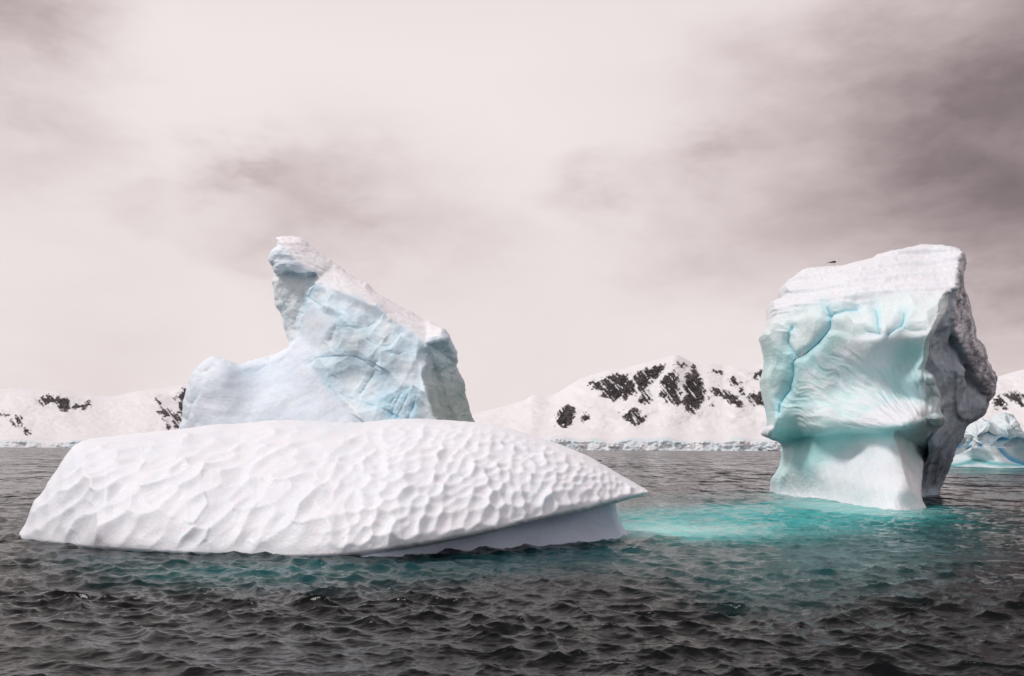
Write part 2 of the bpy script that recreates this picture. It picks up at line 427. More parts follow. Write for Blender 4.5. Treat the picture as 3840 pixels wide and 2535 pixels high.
        if acc:
            w_ = N.new('ShaderNodeVectorMath'); L.new(acc, w_.inputs[0]); L.new(v.outputs[0], w_.inputs[1]); acc = w_.outputs[0]
        else: acc = v.outputs[0]
    ln = N.new('ShaderNodeVectorMath'); ln.operation = 'LENGTH'; L.new(geo.outputs['Position'], ln.inputs[0])
    fr = N.new('ShaderNodeMapRange'); fr.inputs['From Min'].default_value = 15; fr.inputs['From Max'].default_value = 130; fr.inputs['To Min'].default_value = .12; fr.inputs['To Max'].default_value = 1.6
    L.new(ln.outputs['Value'], fr.inputs['Value'])
    rr_ = N.new('ShaderNodeMapRange'); rr_.inputs['From Min'].default_value = 30; rr_.inputs['From Max'].default_value = 300; rr_.inputs['To Min'].default_value = .16; b.inputs['Specular IOR Level'].default_value = .42; rr_.inputs['To Max'].default_value = .12
    L.new(ln.outputs['Value'], rr_.inputs['Value']); L.new(rr_.outputs[0], b.inputs['Roughness'])
    sc_ = N.new('ShaderNodeVectorMath'); sc_.operation = 'SCALE'; L.new(acc, sc_.inputs[0]); L.new(fr.outputs[0], sc_.inputs['Scale'])
    ad = N.new('ShaderNodeVectorMath'); L.new(prev, ad.inputs[0]); L.new(sc_.outputs[0], ad.inputs[1])
    nm = N.new('ShaderNodeVectorMath'); nm.operation = 'NORMALIZE'; L.new(ad.outputs[0], nm.inputs[0])
    L.new(nm.outputs[0], b.inputs['Normal'])
    o = link('water', me, m); tag(o, 'dark choppy sea water turning turquoise around the icebergs', None, 'structure')
build_water()

# ================================================================== MOUNTAINS
def z5(p): return (1750 + p[0]*.5263, 1300 + p[1]*.5263)
def z6(p): return (p[0]*.3032, 1400 + p[1]*.3032)
def z1(p): return (600 + p[0]*.5474, 840 + p[1]*.5474)
def z2(p): return (2800 + p[0]*.7018, 860 + p[1]*.7018)
def z7(p): return (3440 + p[0]*.3571, 1340 + p[1]*.3571)
def Z(f, *pts): return [f(p) for p in pts]

def mountain(name, label, ridge, shore_D, ridge_D, cliff_px, rocks, x_rng, step=3.0, shade=None, seed=0, back_h=True):
    rd = cr(ridge, 5, False); rd = rd[np.argsort(rd[:, 0])]
    us = np.arange(x_rng[0], x_rng[1], step); ny = 128
    top = np.interp(us, rd[:, 0], rd[:, 1])
    base = HORIZON_Y + (us-1920)*math.tan(R(ROLL)) + CAM_H*F0/shore_D + 2
    tt = np.concatenate([np.linspace(-.03, 1, ny)])
    U = np.repeat(us[None], ny, 0); T = np.repeat(tt[:, None], len(us), 1)
    V = base[None]*(1-T) + top[None]*T
    clt = (cliff_px(us) if callable(cliff_px) else cliff_px)/(base-top)              # cliff share of the height
    clT = clt[None]
    prof = np.where(T < clT, .02*T/clT, .02 + .98*((np.clip(T-clT, 0, 9)/(1-clT))**.85))
    D = shore_D + (ridge_D-shore_D)*prof
    P0 = at(U, V, D)
    # relief of the snow slopes: gullies and spurs
    q = np.stack([U/190 + seed, V/90, D*0+seed], -1)
    rel = fbm(q, 1.0, 5, .5, True)
    body = sstep(0, .2, T-clT)*sstep(0, .12, 1-T)
    D = D + (rel-.2)*140*body + fbm(np.stack([(U+V)/70, (V-.2*U)/22, U*0+seed+31], -1), 1.0, 4, .5, True)*24*body
    cl = (T < clT*1.25).astype(float)
    q2 = np.stack([U/26, V/16, U*0+seed+5], -1)
    cr_ = fbm(q2, 1.0, 4, .6, True); crack = conchoid(U/34, V/26, 40+seed, .9)
    D = D + blur(cl, 1)*(cr_*26 + crack*26 - 10)
    # rock outcrops
    rock = np.zeros_like(U); ids = -np.ones(U.shape, int)
    q3 = np.stack([(U+.35*V)/15, V/11, U*0+2+seed], -1); q4 = np.stack([(U-.9*V)/7.0, (V+.2*U)/26, U*0+12+seed], -1)
    speck = fbm(q3, 1.0, 4, .6)*.7 + fbm(q4, 1.0, 2, .5)*.55; speck2 = fbm(np.stack([(U+.8*V)/30, (V-.3*U)/60, U*0+8], -1), 1.0, 3, .5)
    for k, (pl, dens) in enumerate(rocks):
        s = sdf(U, V, cr(pl, 2))
        v = np.minimum(s/12.0, .95) + speck*3.6 + speck2*2.8 + dens*.8 + .30
        st1 = fbm(np.stack([(U-.75*V)/13.0, (V+.4*U)/75, U*0+22+seed], -1), 1.0, 3, .55); st2 = fbm(np.stack([(U+.9*V)/15.0, (V-.4*U)/60, U*0+29+seed], -1), 1.0, 3, .55)
        v = v - 2.0*sstep(.07, .26, st1) - .7*sstep(.10, .28, st2)
        v = np.where(s < -16, -1, v)
        ids = np.where((v > rock) & (v > 0), k, ids); rock = np.maximum(rock, np.clip(v, 0, 1.5))
    rk = np.clip(rock, 0, 1)
    D = D - rk*38 + rk*fbm(q3*1.7, 1.0, 4, .6, True)*130 + rk*fbm(q4*1.3, 1.0, 2)*60
    P = at(U, V, D)
    back = P[-1:].copy(); rows = [P]
    for k, (dy, dz) in enumerate(((250, .96), (900, .7), (2500, .0))):
        b = back.copy(); b[..., 1] += dy; b[..., 0] *= (b[..., 1])/(b[..., 1]-dy); b[..., 2] = back[..., 2]*dz - (5 if dz == 0 else 0); rows.append(b)
    P = np.concatenate(rows); nr, nc = P.shape[:2]
    bluish = cl*np.clip(.45 + 2.2*fbm(q2*.6+3, 1.0, 3), 0, 1)
    tint = lerp((.745, .745, .77), (.60, .70, .75), np.clip(bluish*1.1+.15*cl, 0, 1))
    tint = tint*(1 - .10*sstep(.1, .5, fbm(q*1.5+7, 1.0, 4))[..., None])
    if shade is not None: tint = lerp(tint, (.66, .66, .70), shade(U, V))
    rkc = lerp((.014, .011, .014), (.095, .078, .084), np.clip(.4+2.4*speck2+1.5*speck, 0, 1))
    edge = lerp(tint, rkc, sstep(.02, .35, rk))
    tint = np.concatenate([edge] + [tint[-1:]]*3)
    idx = np.arange(nr*nc).reshape(nr, nc)
    Q = np.stack([idx[:-1, :-1], idx[:-1, 1:], idx[1:, 1:], idx[1:, :-1]], -1)
    fid = np.full(Q.shape[:2], -1); fid[:ids.shape[0]-1] = ids[:-1, :-1]
    fcl = np.zeros(Q.shape[:2], bool); fcl[:ids.shape[0]-1] = (T < clT)[:-1, :-1]
    P2 = P.reshape(-1, 3); C2 = tint.reshape(-1, 3)
    def sub(nm, q, mat, parent):
        used, inv = np.unique(q.ravel(), return_inverse=True)
        return link(nm, mesh(nm, P2[used], inv.reshape(-1, 4), C2[used]), mat, parent)
    root = sub(name, Q[(fid < 0) & ~fcl], M_SNOWFIELD, None); tag(root, label, None, 'structure')
    if fcl.any(): sub('ice_cliff', Q[fcl], M_FARICE, root)
    for k in range(len(rocks)):
        qq = Q[(fid == k) & ~fcl]
        if len(qq) > 3: sub('rock_outcrop', qq, M_ROCK, root)
    return root

right_ridge = [(1500, 1545), (1700, 1548)] + Z(z5, (60, 470), (200, 440), (400, 385), (480, 342), (600, 346), (700, 295), (780, 245), (880, 205), (1000, 168), (1100, 157), (1250, 118), (1350, 92), (1420, 72), (1485, 55),
    (1540, 75), (1620, 115), (1720, 120), (1800, 130), (1830, 138), (1900, 130), (2050, 127), (2160, 115)) + [(3000, 1362), (3300, 1400), (3600, 1440), (3740, 1412), (3840, 1385), (4100, 1330), (4400, 1380)]
right_rocks = [(Z(z5, (880, 270), (1000, 220), (1080, 200), (1180, 240), (1200, 320), (1160, 350), (1070, 372), (980, 350), (950, 300)), .35),
    (Z(z5, (1190, 200), (1260, 180), (1340, 130), (1400, 130), (1380, 180), (1330, 240), (1260, 300), (1220, 300), (1200, 250)), .1),
    (Z(z5, (1240, 385), (1270, 320), (1300, 350), (1290, 390)), .5),
    (Z(z5, (1380, 240), (1480, 160), (1500, 240), (1520, 300), (1520, 400), (1450, 400), (1395, 360), (1400, 300)), .15),
    (Z(z5, (1550, 270), (1590, 180), (1640, 190), (1680, 290), (1700, 340), (1660, 410), (1620, 465), (1575, 450), (1545, 390), (1560, 330)), .35),
    (Z(z5, (1430, 110), (1560, 100), (1650, 150), (1560, 160), (1480, 140)), -1.0),
    (Z(z5, (1700, 290), (1800, 290), (1900, 330), (1970, 400), (1960, 435), (1880, 400), (1780, 340)), -.25),
    (Z(z5, (1700, 340), (1730, 350), (1770, 470), (1750, 460)), -.6),
    (Z(z5, (1720, 170), (1800, 170), (1830, 190), (1780, 200)), -.4),
    (Z(z5, (1860, 230), (1920, 240), (1980, 310), (2080, 340), (2130, 310), (2160, 400), (2110, 430), (2000, 370), (1930, 300)), .05),
    (Z(z5, (2030, 200), (2090, 170), (2150, 200), (2150, 280), (2080, 230)), -.2),
    (Z(z5, (645, 545), (655, 490), (690, 438), (745, 450), (760, 500), (720, 545), (680, 550)), .9),
    (Z(z5, (1108, 480), (1160, 455), (1220, 470), (1265, 515), (1200, 540), (1150, 520)), .35),
    (Z(z5, (833, 510), (845, 490), (855, 500), (842, 512)), .8),
    (Z(z2, (1330, 930), (1345, 905), (1380, 930), (1385, 945), (1345, 945)), .9),
    (Z(z2, (1370, 890), (1440, 880), (1500, 900), (1600, 960), (1480, 960), (1430, 920)), -.1),
    (Z(z2, (1700, 880), (1800, 860), (1900, 900), (1800, 960)), .1)]
mountain('mountain', 'snow covered mountain with black rock outcrops above a shoreline ice cliff, between the two tall icebergs',
         right_ridge, 3200, 4600, lambda u: 36 + 7*np.sin(u/70.) * (np.sin(u/31.)), right_rocks, (1500, 4300), seed=1)
left_ridge = [(-500, 1500), (-200, 1470)] + Z(z6, (0, 197), (120, 185), (250, 180), (350, 186), (560, 197), (800, 217), (1000, 256), (1250, 277), (1450, 275), (1700, 217), (2000, 180), (2300, 140)) + [(900, 1420), (1200, 1440), (1600, 1520)]
left_rocks = [(Z(z6, (460, 340), (560, 280), (700, 290), (820, 310), (850, 380), (830, 430), (740, 400), (680, 370), (560, 370)), .15),
    (Z(z6, (870, 410), (960, 370), (1120, 380), (1040, 410), (930, 440)), .3),
    (Z(z6, (730, 390), (800, 360), (850, 380), (845, 425), (760, 420)), 1.0),
    (Z(z6, (1930, 310), (1980, 350), (2020, 440), (2000, 450), (1950, 370)), -.5),
    (Z(z6, (1955, 470), (2100, 480), (2200, 530), (2240, 590), (2150, 550), (2030, 510)), .1),
    (Z(z6, (1990, 500), (2070, 560), (2100, 680), (2080, 700), (2040, 600)), .1),
    (Z(z6, (2140, 570), (2210, 620), (2210, 655), (2160, 620)), .4),
    (Z(z6, (2190, 300), (2300, 180), (2300, 400), (2240, 500), (2200, 420)), -.1),
    (Z(z6, (170, 590), (200, 562), (237, 570), (232, 625), (200, 615)), 1.0),
    (Z(z6, (20, 500), (60, 480), (85, 500), (60, 525)), .2),
    (Z(z6, (310, 712), (345, 716), (340, 732)), .6)]
mountain('mountain', 'low rounded snow ridge with one dark rock band, on the left behind the front iceberg',
         left_ridge, 3900, 5400, lambda u: 22 + 4*np.sin(u/40.), left_rocks, (-420, 1500), seed=4,
         shade=lambda U, V: inside(U, V, Z(z6, (1920, 285), (2060, 290), (2150, 300), (2320, 150), (2320, 700), (2200, 720), (2095, 700), (2000, 520)), 6)*.9)

# ================================================================== ICEBERG A: low scalloped dome in front
A_TOP = [(70, 2010), (78, 1990), (98, 1956), (118, 1900), (132, 1872), (150, 1856), (168, 1832), (185, 1800), (214, 1760), (240, 1716), (270, 1680), (290, 1665), (330, 1647), (420, 1635), (560, 1620), (700, 1606),
         (800, 1592), (900, 1588), (1000, 1577), (1100, 1576), (1300, 1584), (1400, 1579), (1480, 1571), (1600, 1571), (1780, 1583), (1900, 1603), (2000, 1634), (2100, 1668), (2200, 1707), (2300, 1765), (2380, 1811), (2420, 1833)]
A_BOT = [(2431, 1845), (2420, 1856), (2340, 1878), (2250, 1902), (2140, 1928), (2000, 1958), (1800, 2006), (1600, 2045), (1400, 2078), (1250, 2095), (1100, 2100), (900, 2096), (600, 2082), (400, 2068), (250, 2055), (130, 2040), (80, 2030)]
def build_A():
    top = cr(A_TOP, 4, False); bot = cr(A_BOT, 4, False)[::-1]
    rimD = [(60, 2012), (180, 2035), (400, 2060), (700, 2075), (1000, 2083), (1250, 2090)]
    rx = [p[0] for p in rimD]; rD = [float(water_D(*p)) for p in rimD]
    rx += [1500, 1800, 2100, 2431]; rD += [25.0, 26.0, 27.4, 29.6]
    def Db(U): return np.interp(U, rx, rD)
    def depth(U, V):
        vt = np.interp(U, top[:, 0], top[:, 1]); o = np.argsort(bot[:, 0]); vb = np.interp(U, bot[o, 0], bot[o, 1])
        t = np.clip((vb-V)/np.maximum(vb-vt, 8), 0, .9995)
        dd = np.interp(U, [70, 200, 400, 900, 1500, 1900, 2200, 2431], [.6, 2.5, 5.5, 8.5, 8.5, 6.5, 3.6, .5])
        p = 1.75
        return Db(U) + dd*(1-(1-t**p)**(1/p))
    def disp(U, V, P, S):
        global SOFT
        x = P[..., 0]; seg = np.linalg.norm(np.diff(P, axis=0), axis=-1); seg[S[1:] <= 0] = 0; seg = np.minimum(seg, .25)
        s = np.zeros_like(x); s[:-1] = np.cumsum(seg[::-1], 0)[::-1]          # distance up the slope
        for _ in range(60):
            s[:, 1:-1] = (s[:, :-2] + 2*s[:, 1:-1] + s[:, 2:])/4
        s = blur(s, 4)
        q = np.stack([x, s, 0*x], -1)
        wob = np.stack([noise3(q*.6), noise3(q*.6+50)], -1)
        ax = x + .35*wob[..., 0]; as_ = s + .35*wob[..., 1]
        # right: rounded cups, smaller towards the tip and the crest
        X2 = np.interp(ax, np.linspace(-20, 8, 400), np.concatenate([[0], np.cumsum(np.full(399, 28/399)/np.interp(np.linspace(-20, 8, 399), [-12, -3, 0, 3, 5], [.52, .45, .37, .29, .22]))]))
        SOFT = 22.0
        f1, f2, cid, sm = worley(X2 - .12*as_, as_*np.interp(x, [-6, 0, 5], [1.9, 2.15, 3.0]), 3, .74)
        rgt = (sm-.15)*.25*np.interp(x, [-12, 0, 5], [1.1, 1.0, .55])*(.7+.6*cid)
        SOFT = 26.0
        f1, f2, cid, sm2 = worley(ax*4.2+3.3, as_*4.6, 9, .95)
        rgt = rgt + (sm2-.15)*.030
        # left: long streaked hollows running down to the left
        cs, sn = math.cos(R(58)), math.sin(R(58))
        a = ax*cs + as_*sn; b = -ax*sn + as_*cs
        SOFT = 11.0
        f1, f2, cid, sm3 = worley(a*1.05, b*1.75, 21, .95)
        SOFT = 26.0
        f1, f2, cid2, sm4 = worley(a*1.5+7, b*2.4, 33, .95)
        lft = (sm3-.15)*.24*(.35+1.0*cid) + (sm4-.15)*.06*cid2
        w = sstep(-7.0, -3.2, x + 1.3*noise3(q*.5+20))
        d = lft*(1-w) + rgt*w
        low = fbm(q, .35, 3)*.22
        fine = fbm(P, 3.0, 3)*.012
        tt_ = s/np.maximum(s.max(0, keepdims=True), .5); edge = (.25 + .75*sstep(0, 34, S))*(1 - .62*sstep(.38, .95, tt_))
        f = sstep(-.1, .5, P[..., 2])
        d = blur(d, 2)
        return (d*f + low*.6 + fine)*edge
    def color(U, V, P, S):
        q = P*.5
        b = np.clip(.25 + 1.2*fbm(q, 1.0, 3), 0, 1)
        c = lerp((.82, .85, .90), (.755, .81, .90), b*.8)
        return c
    root = solid('iceberg', A_TOP + A_BOT, depth, 3.1, lambda U, V: np.interp(U, [70, 300, 900, 1700, 2431], [1, 5, 7, 6, 2.]), .45, 22, disp, color, M_SCALLOP, back_px=200, n=3, jag=4, jag_px=28)
    tag(root, 'low white iceberg dome covered in scalloped dimples, in front of the other icebergs', 'iceberg')
    # the undercut foot under its right half
    base = [(1330, 2090), (1450, 2045), (1650, 1990), (1900, 1945), (2100, 1905), (2260, 1868), (2306, 1862), (2312, 1900), (2318, 1930), (2330, 1962), (2345, 1990), (2362, 2018), (2400, 2100), (2300, 2170), (1800, 2220), (1400, 2250), (1320, 2200)]
    pts = []
    for p in ((1300, 2093), (1420, 2088), (1600, 2070), (1800, 2057), (2000, 2043), (2200, 2030), (2355, 2015)):
        w = float(water_D(*p)); pts.append((*p, w)); pts.append((p[0], p[1]+90, w-.9))
        pts.append((p[0], p[1]-55*(1 if p[0] > 1500 else .5), w+.10))
    for p, e in (((2000, 1935), 2.2), ((2290, 1880), 1.6), ((1700, 2000), 1.6)): pts.append((*p, float(np.interp(p[0], rx, rD))+e))
    fD = rbf(pts)
    def disp2(U, V, P, S): return fbm(P, .6, 4)*.10 + fbm(P, 5, 2)*.006
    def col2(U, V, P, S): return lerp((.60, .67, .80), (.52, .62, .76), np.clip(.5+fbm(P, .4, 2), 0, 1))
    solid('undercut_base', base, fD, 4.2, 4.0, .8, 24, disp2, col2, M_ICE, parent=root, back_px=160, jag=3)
    return root
build_A()

# ================================================================== ICEBERG B: tall horn behind
B_OUT = Z(z1, (60, 1900), (90, 1600), (120, 1420), (148, 1335), (152, 1240), (163, 1180), (188, 1090), (215, 1025), (250, 980), (290, 945), (340, 912), (375, 904), (420, 918), (470, 935), (520, 955), (545, 963), (560, 960), (600, 942),
    (680, 917), (760, 896), (830, 870), (878, 842), (884, 828), (872, 790), (858, 745), (842, 670), (828, 610), (795, 565), (784, 535), (779, 470), (770, 420), (766, 388), (790, 347), (779, 325), (770, 290), (744, 246),
    (750, 205), (762, 178), (795, 155), (801, 122), (790, 96), (830, 82), (900, 86), (960, 90), (1000, 115), (1050, 160), (1100, 200), (1160, 240), (1220, 280), (1270, 325), (1330, 365), (1390, 395), (1420, 401), (1450, 440),
    (1490, 475), (1560, 510), (1640, 560), (1720, 600), (1800, 650), (1850, 664), (1920, 697), (1950, 716), (1976, 752), (2002, 810), (2030, 870), (2037, 930), (2030, 975), (2070, 1050), (2090, 1090), (2090, 1150), (2110, 1210), (2120, 1280),
    (2155, 1350), (2190, 1420), (2260, 1600), (2320, 1900), (1600, 2000), (700, 2000))
B_CR = [([(860, 323), (920, 347), (1000, 352), (1060, 338)], 1.0), ([(1062, 383), (1012, 430), (990, 490), (978, 580), (940, 662)], 1.0), ([(985, 490), (1060, 535), (1145, 592)], .8),
    ([(1480, 635), (1410, 682), (1350, 706), (1270, 700)], .9), ([(1350, 722), (1400, 770), (1470, 818), (1570, 822), (1640, 735)], .7), ([(1000, 962), (1100, 912), (1240, 905), (1340, 915), (1450, 985), (1500, 1012)], .75),
    ([(1442, 1020), (1400, 1090), (1362, 1150)], .9), ([(1130, 1100), (1200, 1150), (1330, 1200), (1440, 1232), (1572, 1282)], .7), ([(1650, 1158), (1600, 1240), (1572, 1290)], .9), ([(1712, 1150), (1662, 1240), (1610, 1320)], .9),
    ([(1762, 1198), (1722, 1270), (1690, 1332)], 1.0), ([(1230, 620), (1190, 720), (1150, 800)], .5), ([(940, 690), (962, 745), (920, 790)], .6), ([(870, 440), (850, 540), (880, 640)], .5), ([(1480, 940), (1450, 985)], .8),
    ([(1600, 1190), (1570, 1225)], .9), ([(640, 1010), (680, 990), (720, 960)], .4), ([(1560, 870), (1620, 890), (1680, 860)], .6)]
B_EAR = Z(z1, (700, 345), (790, 345), (870, 322), (980, 350), (1062, 345), (1035, 405), (985, 480), (982, 560), (955, 640), (940, 690), (955, 745), (885, 838), (700, 900))
B_SLAB = Z(z1, (1045, 345), (1050, 400), (1290, 480), (1480, 565), (1650, 685), (1822, 805), (1870, 770), (1980, 700), (2100, 600), (1500, 200), (1050, -100), (600, -100), (700, 100), (860, 190), (960, 270))
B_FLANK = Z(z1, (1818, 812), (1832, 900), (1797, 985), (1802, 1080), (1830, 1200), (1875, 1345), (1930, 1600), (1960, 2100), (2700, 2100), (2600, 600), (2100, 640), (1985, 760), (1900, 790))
B_FACE = Z(z1, (1000, 430), (1290, 500), (1480, 585), (1650, 705), (1815, 830), (1790, 980), (1830, 1200), (1880, 1400), (1400, 1400), (1250, 1220), (1050, 1000), (1120, 800), (1200, 650), (1130, 590), (990, 500))
def build_B():
    cp = [((200, 1200), 47.2), ((340, 960), 47.3), ((300, 1400), 46.2), ((130, 1400), 47.6), ((470, 1000), 46.9), ((560, 990), 47.6), ((620, 1300), 45.9), ((800, 930), 48.0), ((850, 1100), 46.6), ((800, 1400), 45.2),
          ((1000, 760), 47.6), ((1000, 950), 46.6), ((1100, 1350), 44.6), ((1500, 1350), 43.9), ((1500, 900), 44.9), ((1250, 650), 45.8), ((1300, 480), 46.6), ((1050, 420), 47.6), ((900, 250), 48.0), ((1800, 820), 45.1),
          ((1850, 1340), 43.6), ((900, 600), 48.2), ((1600, 600), 46.2), ((1000, 1900), 43.0), ((300, 1900), 45.0), ((1900, 1900), 42.5), ((1300, 1100), 45.4)]
    fD = rbf([(*z1(p), d) for p, d in cp])
    def m(U, V, D): return 45.5/F0
    def depth(U, V):
        mp = 45.5/F0; D = fD(U, V)
        sl = blur(np.maximum(sdf(U, V, B_SLAB), 0), 2)*mp
        D = D + 1.35*sl*.8
        fl = blur(np.maximum(sdf(U, V, cr(B_FLANK, 2)), 0), 1)*mp
        D = D + 2.3*fl 
        e = sdf(U, V, cr(B_EAR, 3)); D = D + .9*sstep(-6, 10, e)
        # second fold of the right flank
        f2 = seg_dist(U, V, Z(z1, (1830, 900), (1870, 1010), (1910, 1110), (1940, 1220), (1990, 1340), (2050, 1600)))*mp
        D = D + .75*np.exp(-(f2/.30)**2)
        # edge of the hump
        return D
    def masks(U, V):
        nz = fbm(np.stack([U/60, V/60, 0*U+2], -1), 1.0, 4, .6)*40
        return inside(U, V, B_FACE, 16), inside(U, V, B_EAR, 6), sstep(-4, 10, sdf(U, V, B_SLAB)+nz), sstep(-3, 5, sdf(U, V, cr(B_FLANK, 2)))
    def disp(U, V, P, S):
        fa, ea, sl, fl = masks(U, V); x, y, z = P[..., 0], P[..., 1], P[..., 2]
        a = x*.86 - z*.5; b = x*.5 + z*.86
        con = conchoid(a*.55+1, b*.72+2, 5, .9)*.60 + conchoid(a*1.5+1, b*1.7+2, 15, .9)*.16 + conchoid(a*4+1, b*4.5, 25, .8)*.02
        # layering parallel to the back of the slab
        th = (x*.5 + z*.86); lay = fbm(np.stack([th*3.4, (x*.86-z*.5)*.55, y*.3], -1), 1.0, 4, .6)
        lump = worley(a*1.15+.5*noise3(P), b*1.3+.5*noise3(P+9), 51, .9)[3]
        rough = fbm(P, 1.6, 5, .6, True)
        d = con*fa*(1-ea)*(1-sl)*(1-fl)
        d += sl*(lay*.22 + rough*.05 + fbm(P, 5, 2)*.015)
        right = sstep(1560, 1700, U)
        d += sl*right*(conchoid(a*1.3, b*1.3, 77, .9)*.34 + conchoid(a*3.3, b*3.3, 78, .9)*.07)
        d += ea*(-lump*.16 + conchoid(a*1.6, b*.9, 66, .9)*.16 + rough*.16 + .12*fbm(np.stack([a*2.2, b*.8, y], -1), 1.0, 3))
        d += fl*(rough*.34 + fbm(P, 4.5, 3)*.07 + fbm(P, .7, 3)*.35 - .2*lump)
        d += (1-sl)*(1-ea)*(1-fl)*(fbm(P, 1.1, 4, .55, True)*(.025 + .06*fa) + fbm(P, 3.5, 3)*.012)
        sweep = np.hypot((U-600)/.5474-560, ((V-840)/.5474-330)*1.0)      # curved melt lines following the saddle
        d += (1-fa)*(1-ea)*(1-sl)*(1-fl)*fbm(np.stack([sweep/46, np.arctan2(V-1020, U-900)*1.2, 0*U], -1), 1.0, 3)*.03
        head = inside(U, V, Z(z1, (700, 60), (1000, 60), (960, 250), (900, 320), (760, 340), (700, 250)), 15)
        d += head*(fbm(np.stack([x*.8, y, z*3.4], -1), 1.0, 4, .6)*.22)
        d += (1-fa)*(1-ea)*(1-sl)*(1-fl)*(fbm(P, .4, 3)*.30)
        hump = inside(U, V, Z(z1, (100, 1500), (150, 1200), (250, 980), (380, 900), (430, 940), (330, 1030), (270, 1200), (290, 1500)), 14)
        d += hump*(-lump*.16)
        cv = np.clip(.55 + 1.5*fbm(np.stack([U/45, V/45, 0*U+6], -1), 1.0, 3), .1, 1.3)
        for pts, w in B_CR:
            c = seg_dist(U, V, cr(Z(z1, *pts), 4, False)) + 2.5*fbm(np.stack([U/20, V/20, 0*U], -1), 1.0, 2)
            d -= w*cv*(.09*np.exp(-(np.maximum(c, 0)/2.6)**2) + .12*np.exp(-(c/17)**2))
        return d
    def color(U, V, P, S):
        fa, ea, sl, fl = masks(U, V)
        n = np.clip(.5 + 1.3*fbm(P, .5, 4), 0, 1)
        c = lerp((.78, .84, .91), (.66, .785, .90), n*.8)
        c = lerp(c, lerp((.60, .77, .87), (.80, .87, .90), sstep(.15, .85, n)), fa*.9)
        c = lerp(c, (.74, .79, .80), ea*.8)
        c = lerp(c, (.82, .825, .86), sl)
        c = lerp(c, lerp((.30, .38, .37), (.50, .56, .54), n), fl*sstep(760, 1250, (V-840)/.5474)*.95)  # shade of the turned-away flank painted in as dark green-grey
        c = lerp(c, (.80, .84, .89), inside(U, V, Z(z1, (960, 640), (1100, 600), (1120, 680), (1030, 800), (880, 870), (700, 920), (600, 960), (800, 870), (900, 820)), 30)*.5)
        bl = 0*U; cv = np.clip(.6 + 1.5*fbm(np.stack([U/45, V/45, 0*U+6], -1), 1.0, 3), .15, 1.2)
        for pts, w in B_CR:
            cc = seg_dist(U, V, cr(Z(z1, *pts), 4, False)) + 4*fbm(np.stack([U/16, V/16, 0*U+1], -1), 1.0, 2)
            bl = np.maximum(bl, w*cv*(.50*np.exp(-(np.maximum(cc, 0)/3.4)**2) + .40*np.exp(-(cc/26)**2)))
        bl2 = inside(U, V, Z(z1, (1480, 1180), (1700, 1120), (1800, 1180), (1760, 1340), (1560, 1360)), 25)*.35
        c = lerp(c, (.42, .72, .88), np.clip(bl*.85+bl2, 0, 1)); c = lerp(c, CRACK, np.clip(bl*1.6-.95, 0, .8))
        return c
    def rim(U, V): return 1.1 + 0*U
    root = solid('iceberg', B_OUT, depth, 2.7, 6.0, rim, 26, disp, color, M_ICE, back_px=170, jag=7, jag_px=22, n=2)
    tag(root, 'tall pale blue iceberg with a leaning pointed horn, rising behind the dimpled dome', 'iceberg')
build_B()

# ================================================================== ICEBERG C: tall head-shaped berg at the right
C_LEFT = Z(z2, (150, 1600), (155, 1470), (158, 1415), (159, 1370), (166, 1330), (186, 1300), (210, 1265), (222, 1230), (226, 1185), (222, 1163), (205, 1142), (170, 1132), (148, 1120), (120, 1112), (108, 1092), (118, 1062), (139, 1045),
    (140, 990), (135, 955), (121, 900), (110, 830), (108, 790), (120, 745), (129, 700), (121, 650), (106, 600), (93, 560), (114, 532), (130, 495), (140, 460), (140, 400), (146, 380), (200, 360), (215, 347), (206, 320), (208, 290),
    (240, 262), (290, 225), (322, 208), (370, 203), (440, 198), (500, 195), (560, 181), (620, 165), (670, 150), (700, 136), (760, 118), (850, 99), (900, 90), (935, 82), (1000, 82), (1045, 83), (1092, 93), (1140, 106), (1160, 122))
C_CREASE = Z(z2, (1152, 150), (1140, 200), (1134, 260), (1130, 325), (1082, 345), (1078, 400), (1062, 450), (1008, 545), (978, 600), (972, 680), (955, 745), (1000, 782), (1020, 850), (1040, 895), (1032, 950), (1064, 1000), (1056, 1045), (1005, 1080),
    (978, 1110), (966, 1180), (944, 1250), (938, 1330), (934, 1400), (942, 1450), (966, 1491), (1010, 1560), (1060, 1650), (600, 1700), (200, 1700))
C_CR = [([(232, 520), (220, 560), (210, 612), (246, 670)], .8), ([(421, 400), (425, 450), (420, 540), (380, 600), (320, 652), (240, 705), (233, 790), (210, 860), (175, 920), (166, 970)], 1.0), ([(415, 446), (500, 426), (582, 395)], .8),
    ([(680, 400), (692, 450), (688, 545)], .8), ([(838, 435), (820, 490), (760, 562)], .8), ([(630, 546), (690, 546)], .5), ([(820, 490), (845, 530)], .5), ([(160, 1130), (240, 1136), (330, 1120)], .55), ([(222, 860), (225, 930)], .35)]
C_TOPSLAB = Z(z2, (0, 560), (130, 475), (300, 405), (420, 392), (600, 375), (840, 338), (1000, 340), (1080, 345), (1132, 322), (1400, 300), (1300, -100), (0, -100))
